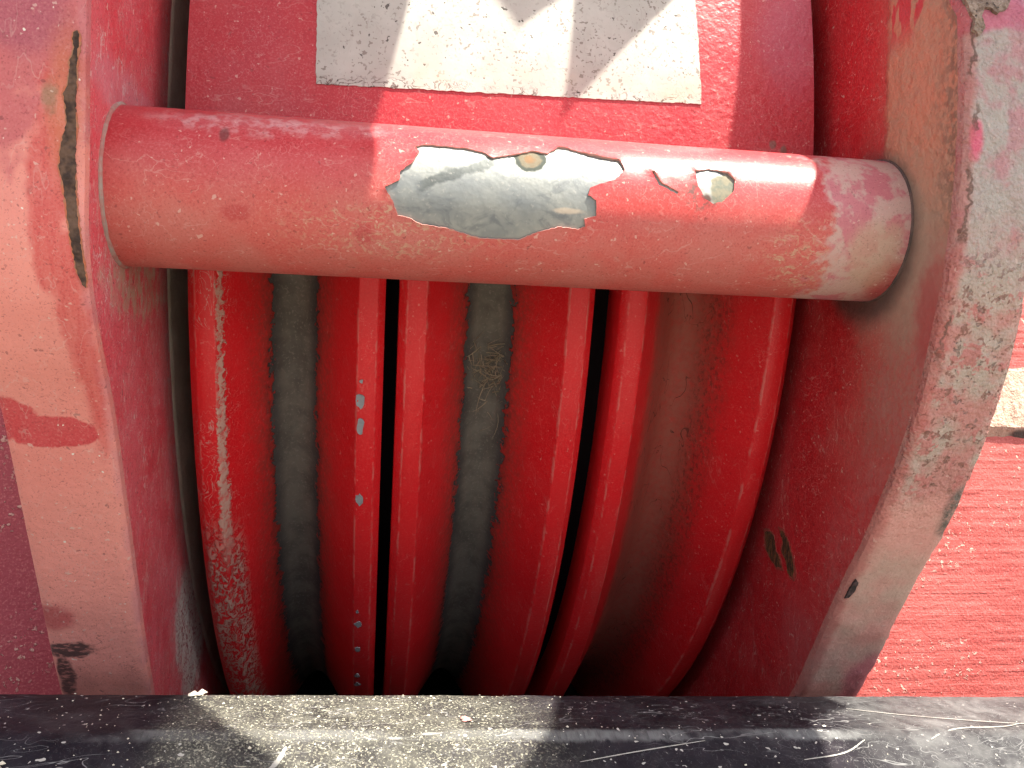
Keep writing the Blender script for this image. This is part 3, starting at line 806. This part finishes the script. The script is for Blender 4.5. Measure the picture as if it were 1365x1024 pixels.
patch('rust_rim', gx, edgeL, HALO, block, step=.003, jit=.0010, grid=.006, seed=9, lift=.0008, thick=.002)
patch('rust_gouge', GOUGE, edgeL, RUST, block, step=.003, jit=.0009, grid=.005, lift=.0012, thick=.003)['label'] = 'long dark rusty gouge on the left cheek plate'
def mat_scuff():
    n = N('black_scuff')
    c = n.mix(n.mr(n.noise(90, 4, .7), .42, .6), (.022, .018, .018), (.07, .045, .045))
    return n.out(c, .6, n.noise(90, 4, .7), dist=.0006)
SC = mat_scuff()
# marks on the right plate
def innR(y, z, h): return (.731-h, y, z)
def mat_rust2():
    n = N('rust_pits')
    c = n.mix(n.mr(n.noise(1, 4, .7, vec=n.vmul(n.P, (60, 200, 60))), .4, .6), (.05, .022, .010), (.17, .07, .025))
    return n.out(c, .85, n.noise(150, 4, .7), dist=.001)
R2 = mat_rust2()
def wid(l, k=1.55): return [(1.497+(a-1.497)*k, -.290+(b+.290)*1.12) for a, b in l]
RM1 = wid([(1.535,-.270),(1.522,-.266),(1.512,-.272),(1.506,-.295),(1.498,-.300),(1.490,-.318),(1.503,-.320),(1.518,-.312),(1.532,-.298)])
RM2 = wid([(1.497,-.258),(1.488,-.258),(1.474,-.272),(1.463,-.295),(1.458,-.312),(1.462,-.325),(1.472,-.322),(1.478,-.305),(1.490,-.290),(1.487,-.275)])
n = N('lifted_paint_lip'); LIPM = n.out(n.mix(n.noise(70, 3, .7), (.34, .03, .025), (.36, .10, .07)), .7, n.noise(120, 2, .7), dist=.0006)
for rm, sd in ((RM1, 5), (RM2, 6)):
    cy_ = sum(a for a, b in rm)/len(rm); cz_ = sum(b for a, b in rm)/len(rm)
    patch('paint_lip', [(cy_+(a-cy_)*1.28, cz_+(b-cz_)*1.14) for a, b in rm], innR, LIPM, block, step=.004, jit=.0018, lift=.0008, seed=sd)
    patch('rust_mark', rm, innR, R2, block, step=.004, jit=.0016, lift=.0014, seed=sd+3)
def edgeR(x, z, h):
    y = interp(PR, z); dy = (interp(PR, z+.004)-interp(PR, z-.004))/.008
    nn = Vector((-1, dy)).normalized()
    return (x, y+nn.x*h, z+nn.y*h)
patch('black_chip', [(.739,-.288),(.746,-.294),(.747,-.308),(.742,-.322),(.736,-.324),(.736,-.306)], edgeR, SC, block, step=.003, jit=.0006, lift=.0022, thick=.003)
def mat_mud():
    n = N('dried_mud')
    c = n.mix(n.mr(n.noise(34, 6, .7, dist=1.0), .38, .62), (.16, .105, .075), (.32, .24, .19))
    c = n.mix(n.mr(n.noise(60, 4, .7, off=(1, 4, 2)), .58, .66), c, (.05, .035, .03))
    return n.out(c, .9, n.add(n.noise(60, 6, .75), n.noise(180, 3, .7)), dist=.0022)
patch('mud_cake', [(.732,.60),(.733,.515),(.737,.497),(.742,.490),(.739,.475),(.747,.468),(.756,.478),(.752,.494),(.758,.506),(.768,.507),(.776,.500),(.786,.506),(.797,.517),(.803,.530),(.803,.60)], edgeR, mat_mud(), block, step=.004, jit=.0014, grid=.006, lift=.0045, thick=.006)['label'] = 'brown cake of dried mud at the top of the right cheek plate'

# added curved dark sheet under the sheaves, keeping the view past them black
n = N('dark_backing_mat'); BM = n.out(n.mix(n.noise(20, 3, .6), (.020, .018, .018), (.035, .03, .028)), .85)
ka = 60; v = []
for i in range(ka):
    a = -1.36 - 1.7*i/(ka-1)
    for x, r in ((-.350, 1.478), (.730, 1.478), (.730, 1.490), (-.350, 1.490)):
        v.append((x, SHC[0]-r*cos(a), SHC[1]+r*sin(a)))
f = [(i*4+q, (i+1)*4+q, (i+1)*4+(q+1) % 4, i*4+(q+1) % 4) for i in range(ka-1) for q in range(4)] + [(0, 1, 2, 3), tuple((ka-1)*4+q for q in range(4))]
mesh('dark_backing', v, f, BM, block)

# black discs added between the sheaves to keep the gaps in shade
n = N('gap_shade_black'); SPM = n.out((.008, .006, .007), .9, spec=.05)
for x, hwid in ((.011, .0125), (.366, .0235)):
    k = 90
    v = [(x+dx, SHC[0]+1.36*cos(2*pi*i/k), SHC[1]+1.36*sin(2*pi*i/k)) for i in range(k) for dx in (-hwid, hwid)]
    f = [(2*i, 2*((i+1) % k), 2*((i+1) % k)+1, 2*i+1) for i in range(k)] + [tuple(2*i for i in range(k)), tuple(2*i+1 for i in range(k))]
    mesh('gap_shade_disc', v, f, SPM, block)

# ================================================================== three sheaves
PROF = [(-1, .34), (-1, .16), (-1, .07), (-1, .0135), (-.995, .0115), (-.925, .0010), (-.915, 0), (-.83, .0), (-.735, 0), (-.722, .0012), (-.712, .0035), (-.66, .0150), (-.60, .029), (-.52, .048), (-.44, .067), (-.36, .086), (-.29, .103), (-.24, .114), (-.18, .126), (-.10, .136)]
PROF = PROF + [(0, .140)] + [(-u, d) for u, d in reversed(PROF)]
WEB = [(.35, .40), (.35, 1.0), (.6, 1.05), (.6, 1.30), (-.6, 1.30), (-.6, 1.05), (-.35, 1.0), (-.35, .40)]
ALL = PROF + WEB

def sheave(x0, x1, mat, label, seed):
    cx = (x0+x1)/2; hw = (x1-x0)/2; k = 420
    root = empty('sheave', (cx, SHC[0], SHC[1]))
    tag(root, label, 'sheave', 'sheaves side by side in the hook block')
    v = []; Q = []
    for i in range(k):
        a = 2*pi*i/k
        for j, (u, d) in enumerate(ALL):
            dd = d + (.0006*noise.noise(Vector((u*5+seed, cos(a)*40, sin(a)*40))) if j < len(PROF) else 0)
            r = SHR-dd
            v.append((cx+u*hw, SHC[0]-r*cos(a), SHC[1]+r*sin(a))); Q.append((u, d, a if a < pi else a-2*pi))
    npf = len(ALL)
    f = []
    for i in range(k):
        for j in range(npf):
            f.append((i*npf+j, ((i+1) % k)*npf+j, ((i+1) % k)*npf+(j+1) % npf, i*npf+(j+1) % npf))
    mesh('wheel', v, f, mat, root, org=(cx, SHC[0], SHC[1]), Q=Q)
    return root, cx, hw

def pd(u):
    for (u0_, d0), (u1_, d1) in zip(PROF[2:-2], PROF[3:-2]):
        if u0_ <= u <= u1_ and u1_ > u0_: return d0+(d1-d0)*(u-u0_)/(u1_-u0_)
    return 0

def mat_sheave(name, bare, dusty, seed, rub):
    n = N(name); n.useQ()
    o = (seed, 0, 0)
    c = n.mix(n.mr(n.noise(7, 4, .6, off=o), .3, .7), (.66, .009, .015), (.72, .013, .019))
    c, h = common(n, c, .32, (1, 1, .3), off=o)
    au = n.m('ABSOLUTE', n.qu)
    # worn dull tread along the rim lands
    land = n.mr(au, .70, .735)
    wear = n.mul(land, n.mr(n.noise(9, 3, .5, off=(seed, 4, 4)), .40, .6, .25, .9))
    wear = n.mul(wear, n.mr(au, .90, .95, 1, .15))
    c = n.mix(n.mul(wear, rub), c, (.64, .022, .024))
    jw = n.mul(n.sub(n.noise(60, 3, .7, off=(seed, 1, 6)), .5), .03)
    e1_ = n.mr(n.m('ABSOLUTE', n.add(n.sub(au, .722), jw)), .006, .016, 1, 0)
    e2_ = n.mr(n.m('ABSOLUTE', n.add(n.sub(au, .920), jw)), .005, .014, 1, 0)
    c = n.mix(n.mul(n.mx(e1_, e2_), n.mr(n.noise(22, 3, .7, off=(seed, 8, 2)), .42, .60, .0, .5)), c, (.62, .20, .17))
    # dust collecting on the lower walls beside the groove
    jn = n.mul(n.sub(n.noise(26, 5, .68, off=o), .5), .22)
    wd = n.mr(n.add(au, jn), .26, .56, 1, 0)
    c = n.mix(n.mul(wd, n.mr(n.noise(130, 4, .7, off=o), .25, .7, .25, .75)), c, (.22, .050, .036))
    if bare:
        js = n.mul(n.sub(n.add(n.mul(n.noise(34, 5, .75, off=(seed, 7, 1)), .6), n.mul(n.noise(120, 2, .7, off=(seed, 3, 1)), .4)), .5), .36)
        gm = n.mr(n.add(au, js), .245, .258, 1, 0)
        gc = n.mix(n.mr(n.noise(18, 5, .65, off=o), .35, .65), (.105, .095, .08), (.165, .15, .125))
        gc = n.mix(n.mr(n.noise(200, 3, .7), .55, .7, 0, .6), gc, (.22, .20, .17))
        gc = n.mix(n.mr(au, .12, .25, 0, .65), gc, (.030, .030, .038))
        c = n.mix(gm, c, gc)
        lip = n.mul(n.mr(n.add(au, js), .26, .33, 1, 0), n.m('SUBTRACT', 1.0, gm))
        c = n.mix(n.mul(lip, .55), c, (.16, .03, .025))
        h = n.sub(h, n.mul(gm, 1.5))
        rg = n.mr(gm, 0, 1, .40, .75)
    else:
        gd = n.mr(n.add(n.m('ABSOLUTE', n.add(n.qu, .10)), jn), .22, .48, 1, 0)
        c = n.mix(n.mul(gd, n.mr(n.noise(70, 5, .7), .2, .7, .5, .95)), c, (.37, .105, .075))
        ck = n.mul(n.lines(16, .006, (1.5, 1, .5), off=(2, 2, 5), detail=3, dist=.6), n.mr(n.noise(8, 2, .5), .42, .55))
        c = n.mix(n.mul(n.mul(ck, gd), .9), c, (.07, .02, .015))
        fz = n.mul(n.mr(n.noise(1, 4, .75, vec=n.vmul(n.P, (220, 90, 90))), .5, .62), n.mr(n.m('ABSOLUTE', n.sub(n.qu, .32)), .05, .18, 1, 0))
        c = n.mix(n.mul(fz, .55), c, (.10, .025, .02))
        rg = n.mr(gd, 0, 1, .38, .72)
    if dusty:
        # dusty crest along the left rim, turning to dried splashes lower down
        w = n.mr(n.z, -.55, .10, .085, .028)
        jl = n.mul(n.sub(n.noise(95, 5, .75, off=(2, 2, seed)), .5), .16)
        ctr = n.mr(n.z, -.6, .1, -.74, -.685)
        dist = n.m('ABSOLUTE', n.add(n.sub(n.qu, ctr), jl))
        ln = n.mr(n.m('DIVIDE', dist, w), .55, 1.1, 1, 0)
        cr = n.mul(n.mr(n.z, -.36, -.22, 1, 0), n.mr(n.m('ABSOLUTE', n.add(n.qu, .76)), .14, .24, 1, 0))
        wr = n.noise(1, 5, .7, vec=n.vmul(n.P, (110, 60, 60)), dist=1.5)
        crm = n.mul(cr, n.mr(wr, .47, .55))
        ln = n.mul(ln, n.mr(n.z, -.36, -.26))
        t = n.mx(n.mul(ln, n.mr(n.noise(90, 4, .7), .30, .55, .35, 1)), crm)
        c = n.mix(n.mul(t, .85), c, (.56, .40, .32))
        hair = n.mul(n.lines(42, .014, (1, 1, .5), off=(1, 2, 9), detail=3, dist=2.0), n.mul(n.mr(n.qu, -.62, -.45, 1, 0), n.mr(n.noise(9, 2, .5, off=(3, 9, 1)), .48, .6)))
        c = n.mix(n.mul(hair, .7), c, (.52, .30, .26))
        h = n.add(h, n.add(n.mul(t, 1.0), n.mul(crm, 1.5)))
    return n.out(c, rg, h, dist=.0004, spec=.32)

sh1, c1, h1 = sheave(-.305, 0.0, mat_sheave('sheave_paint_a', True, True, 1.3, .55), 'left sheave with grey groove, dusty left rim and grey chips on its right rim', 1)
sh2, c2, h2 = sheave(.022, .344, mat_sheave('sheave_paint_b', True, False, 4.1, .65), 'middle sheave with grey groove holding a tuft of dry fibres', 2)
sh3, c3, h3 = sheave(.388, .699, mat_sheave('sheave_paint_c', False, False, 7.7, .55), 'right sheave with brown dusty painted groove', 3)

# grey chips on the left sheave's right rim
def mat_chip():
    n = N('grey_primer_chip')
    return n.out(n.mix(n.noise(90, 4, .7), (.20, .21, .23), (.34, .34, .35)), .6, n.noise(160, 3, .6), dist=.0003)
CH = mat_chip()
def onsheave(cx, hw):
    def fn(x, al, h):        # x in block units, al = arc length along the rim
        u = (x-cx)/hw; a = al/SHR; r = SHR-pd(u)+h
        return (x, SHC[0]-r*cos(a), SHC[1]+r*sin(a))
    return fn
fs1 = onsheave(c1, h1)
rnd = random.Random(4)
for y, z, rx, rz in [(1.4385,-.035,.0078,.0155),(1.4545,-.0777,.0066,.0135),(1.5121,-.2064,.0062,.0125),(1.6852,-.4711,.0075,.010),(1.7422,-.5364,.0055,.009),(1.8215,-.6154,.006,.008),(1.8559,-.6462,.006,.008),(1.430,-.002,.003,.004),(1.66,-.44,.003,.005)]:
    al = atan2(z-SHC[1], SHC[0]-y)*SHR
    x = -.0345 + rnd.uniform(-.001, .001)
    pts = []
    for q in range(12):
        t = 2*pi*q/12; j = rnd.uniform(.66, 1.22)
        pts.append((x+rx*j*cos(t), al+rz*j*sin(t)))
    patch('paint_chip', pts, fs1, CH, sh1, step=.05, jit=0, grid=.01, lift=.0021, thick=.0022)

# dry fibres caught in the middle groove
def mat_fibre():
    n = N('dry_fibre')
    return n.out(n.mix(n.noise(60, 2, .5), (.19, .145, .095), (.38, .30, .20)), .8)
rnd = random.Random(11); v = []; f = []
def strand(p, d, L, r, curl):
    global v, f
    p = Vector(p); d = Vector(d).normalized(); s = len(v); n_ = 7
    ax = Vector((rnd.uniform(-1, 1), rnd.uniform(-1, 1), rnd.uniform(-1, 1))).normalized()
    for i in range(n_):
        q = d.orthogonal().normalized(); w = d.cross(q); rr = r*(1-.7*i/(n_-1))
        for t in range(3):
            e = p+(q*cos(2.094*t)+w*sin(2.094*t))*rr; v.append(tuple(e))
        p = p + d*(L/n_); d = (Matrix.Rotation(curl/n_, 3, ax) @ d).normalized()
    for i in range(n_-1):
        for t in range(3):
            f.append((s+i*3+t, s+(i+1)*3+t, s+(i+1)*3+(t+1) % 3, s+i*3+(t+1) % 3))
for i in range(230):
    u = rnd.gauss(.02, .042); zz = rnd.gauss(.028, .022)
    if rnd.random() < .25: zz -= abs(rnd.gauss(0, .05)); u = .04+rnd.gauss(0, .02)
    r = SHR - .132 + rnd.uniform(0, .012)
    strand((c2+u, SHC[0]-sqrt(r*r-(zz-SHC[1])**2), zz), (rnd.uniform(-1, 1), rnd.uniform(-.35, .25), rnd.uniform(-1, 1)), rnd.uniform(.012, .065)*rnd.uniform(.4, 1.2), rnd.uniform(.0005, .0014), rnd.uniform(-2.2, 2.2))
tag(mesh('dry_fibre_tuft', v, f, mat_fibre()), 'tangle of dry grass fibres stuck in the middle sheave groove', 'plant debris')

# ================================================================== grit and scratches on the bar
def mat_grit():
    n = N('pale_grit')
    return n.out(n.mix(n.noise(40, 3, .6), (.70, .66, .54), (.55, .50, .40)), .9)
GRIT = mat_grit()
def bar_top(x, y):
    if y > 1.075: z = -.436
    elif y > 1.052: z = -.436-.0055*(1.075-y)/.023
    else: z = -.4415-.125*(1.052-y)/.30
    return barpt(x, y, z)
rnd = random.Random(21); v = []; f = []
def crumb(x, y, r, V=None, F=None):
    V = v if V is None else V; F = f if F is None else F
    p = bar_top(x, y); s = len(V)
    for q in ((0, 0, 1), (1, 0, 0), (.3, .95, 0), (-.8, .6, .1), (-.8, -.6, 0), (.3, -.95, .1), (0, 0, -.6)):
        V.append((p[0]+q[0]*r*rnd.uniform(.7, 1.2), p[1]+q[1]*r*rnd.uniform(.7, 1.2), p[2]+.35*r+q[2]*r*.75*rnd.uniform(.7, 1.2)))
    for i in range(5):
        F.append((s, s+1+i, s+1+(i+1) % 5)); F.append((s+6, s+1+(i+1) % 5, s+1+i))
for i in range(560):
    x = rnd.gauss(-.03, .22) if rnd.random() < .94 else rnd.uniform(-.6, 1.0)
    crumb(x, rnd.uniform(.965, 1.195), min(.0036, .0005+rnd.expovariate(1/.00050)))
tag(mesh('dust_grit', v, f, GRIT, smooth=False), 'pale dust and grit strewn over the black bar', 'grit', kind='stuff')
for x, y, r, lab in [(-.405, 1.02, .0075, 'largest pale crumb lying on the black bar at the left'), (.118, 1.105, .0060, 'pinkish crumb on the sunlit middle of the black bar'), (-.232, 1.192, .0075, 'pale crumb on the back edge of the black bar below the left sheave')]:
    V = []; F = []
    for q in range(5):
        crumb(x+rnd.uniform(-.8, .8)*r, y+rnd.uniform(-.8, .8)*r, r*rnd.uniform(.5, .95), V, F)
    mm = GRIT
    if 'pinkish' in lab:
        n = N('pink_crumb'); mm = n.out((.60, .28, .25), .9)
    tag(mesh('crumb', V, F, mm, smooth=False), lab, 'crumb')

# long pale scratches on the bar (ribbons of exposed metal)
def mat_scr():
    n = N('scratch_metal')
    return n.out((.34, .33, .30), .7)
SCR = mat_scr()
def scratch(pts, w):
    pp = []
    for i in range(41):
        t = i/40; xs_ = [(k_/(len(pts)-1), p[0]) for k_, p in enumerate(pts)]; ys_ = [(k_/(len(pts)-1), p[1]) for k_, p in enumerate(pts)]
        pp.append((interp(xs_, t), interp(ys_, t)))
    V = []
    for i, (x, y) in enumerate(pp):
        a = pp[max(0, i-1)]; b = pp[min(40, i+1)]
        d = Vector((b[0]-a[0], b[1]-a[1])).normalized(); ww = w*(.35+.65*sin(pi*min(1, max(0, i/40)))**.4)*rnd.uniform(.75, 1.1)
        for s_ in (1, -1):
            p = bar_top(x-d.y*ww*s_, y+d.x*ww*s_); V.append((p[0], p[1], p[2]+.0011))
    mesh('scratch', V, grid_faces(41, 2), SCR, bar)
scratch([(.665, 1.142), (.74, 1.118), (.86, 1.092), (1.0, 1.072)], .0011)
scratch([(.735, 1.05), (.765, 1.065), (.80, 1.073), (.86, 1.076), (.90, 1.088)], .0012)
scratch([(-.10, 1.045), (-.11, 1.02), (-.135, .99)], .0032)
scratch([(.54, 1.02), (.60, 1.03), (.64, 1.05)], .0010)
scratch([(.25, 1.02), (.33, 1.035), (.42, 1.05)], .0008)

# ================================================================== added plate overhead (out of view), its cut-out shaped to cast the shade
e1 = (Vector((1, 0, 0))-SUN_B*SUN_B.x).normalized(); e2 = SUN_B.cross(e1)
HH = 1.30
window = [(-.078,1.475),(-.072,1.457),(-.047,1.395),(-.040,1.205),(-.012,1.145),(.016,1.072),(.048,1.018),(.079,.957),(.147,.889),(.193,.849),(.245,.82),(.31,.81),(.379,.833),(.431,.908),(.462,.963),(.487,1.04),(.532,1.11),(.541,1.198),(.484,1.395),(.416,1.479),(.406,1.495),(.345,1.493),(.317,1.474),(.214,1.401),(.164,1.464),(.158,1.480),(.147,1.466),(.099,1.445),(.044,1.462),(.006,1.475)]
outl = [(-1.1, .66), (.78, .66), (.775, .80), (.784, .869), (.798, .964), (.886, 1.013), (.87, 1.06), (.87, 1.75), (-1.1, 1.75)]
p2, tri = fill(outl, [window])
def gob(a, b, h): return tuple(e1*a + e2*b + SUN_B*h)
n_ = len(p2)
v = [gob(a, b, HH) for a, b in p2] + [gob(a, b, HH+.012) for a, b in p2]
f = list(tri) + [tuple(i+n_ for i in t) for t in tri]
key = {(round(p[0], 5), round(p[1], 5)): i for i, p in enumerate(p2)}
for lp in (outl, window):
    ids = [key[(round(a, 5), round(b, 5))] for a, b in lp]
    f += [(ids[i], ids[(i+1) % len(ids)], ids[(i+1) % len(ids)]+n_, ids[i]+n_) for i in range(len(ids))]
n = N('shade_caster_mat'); om = n.out(n.mix(n.noise(6, 3, .5), (.22, .05, .05), (.28, .08, .07)), .6)
tag(mesh('shade_caster', v, f, om, smooth=False), 'added red plate overhead, out of view, its cut-out shaped to shade the block', 'steel plate')

for o in bpy.data.objects:
    if '_o' in o: del o['_o']
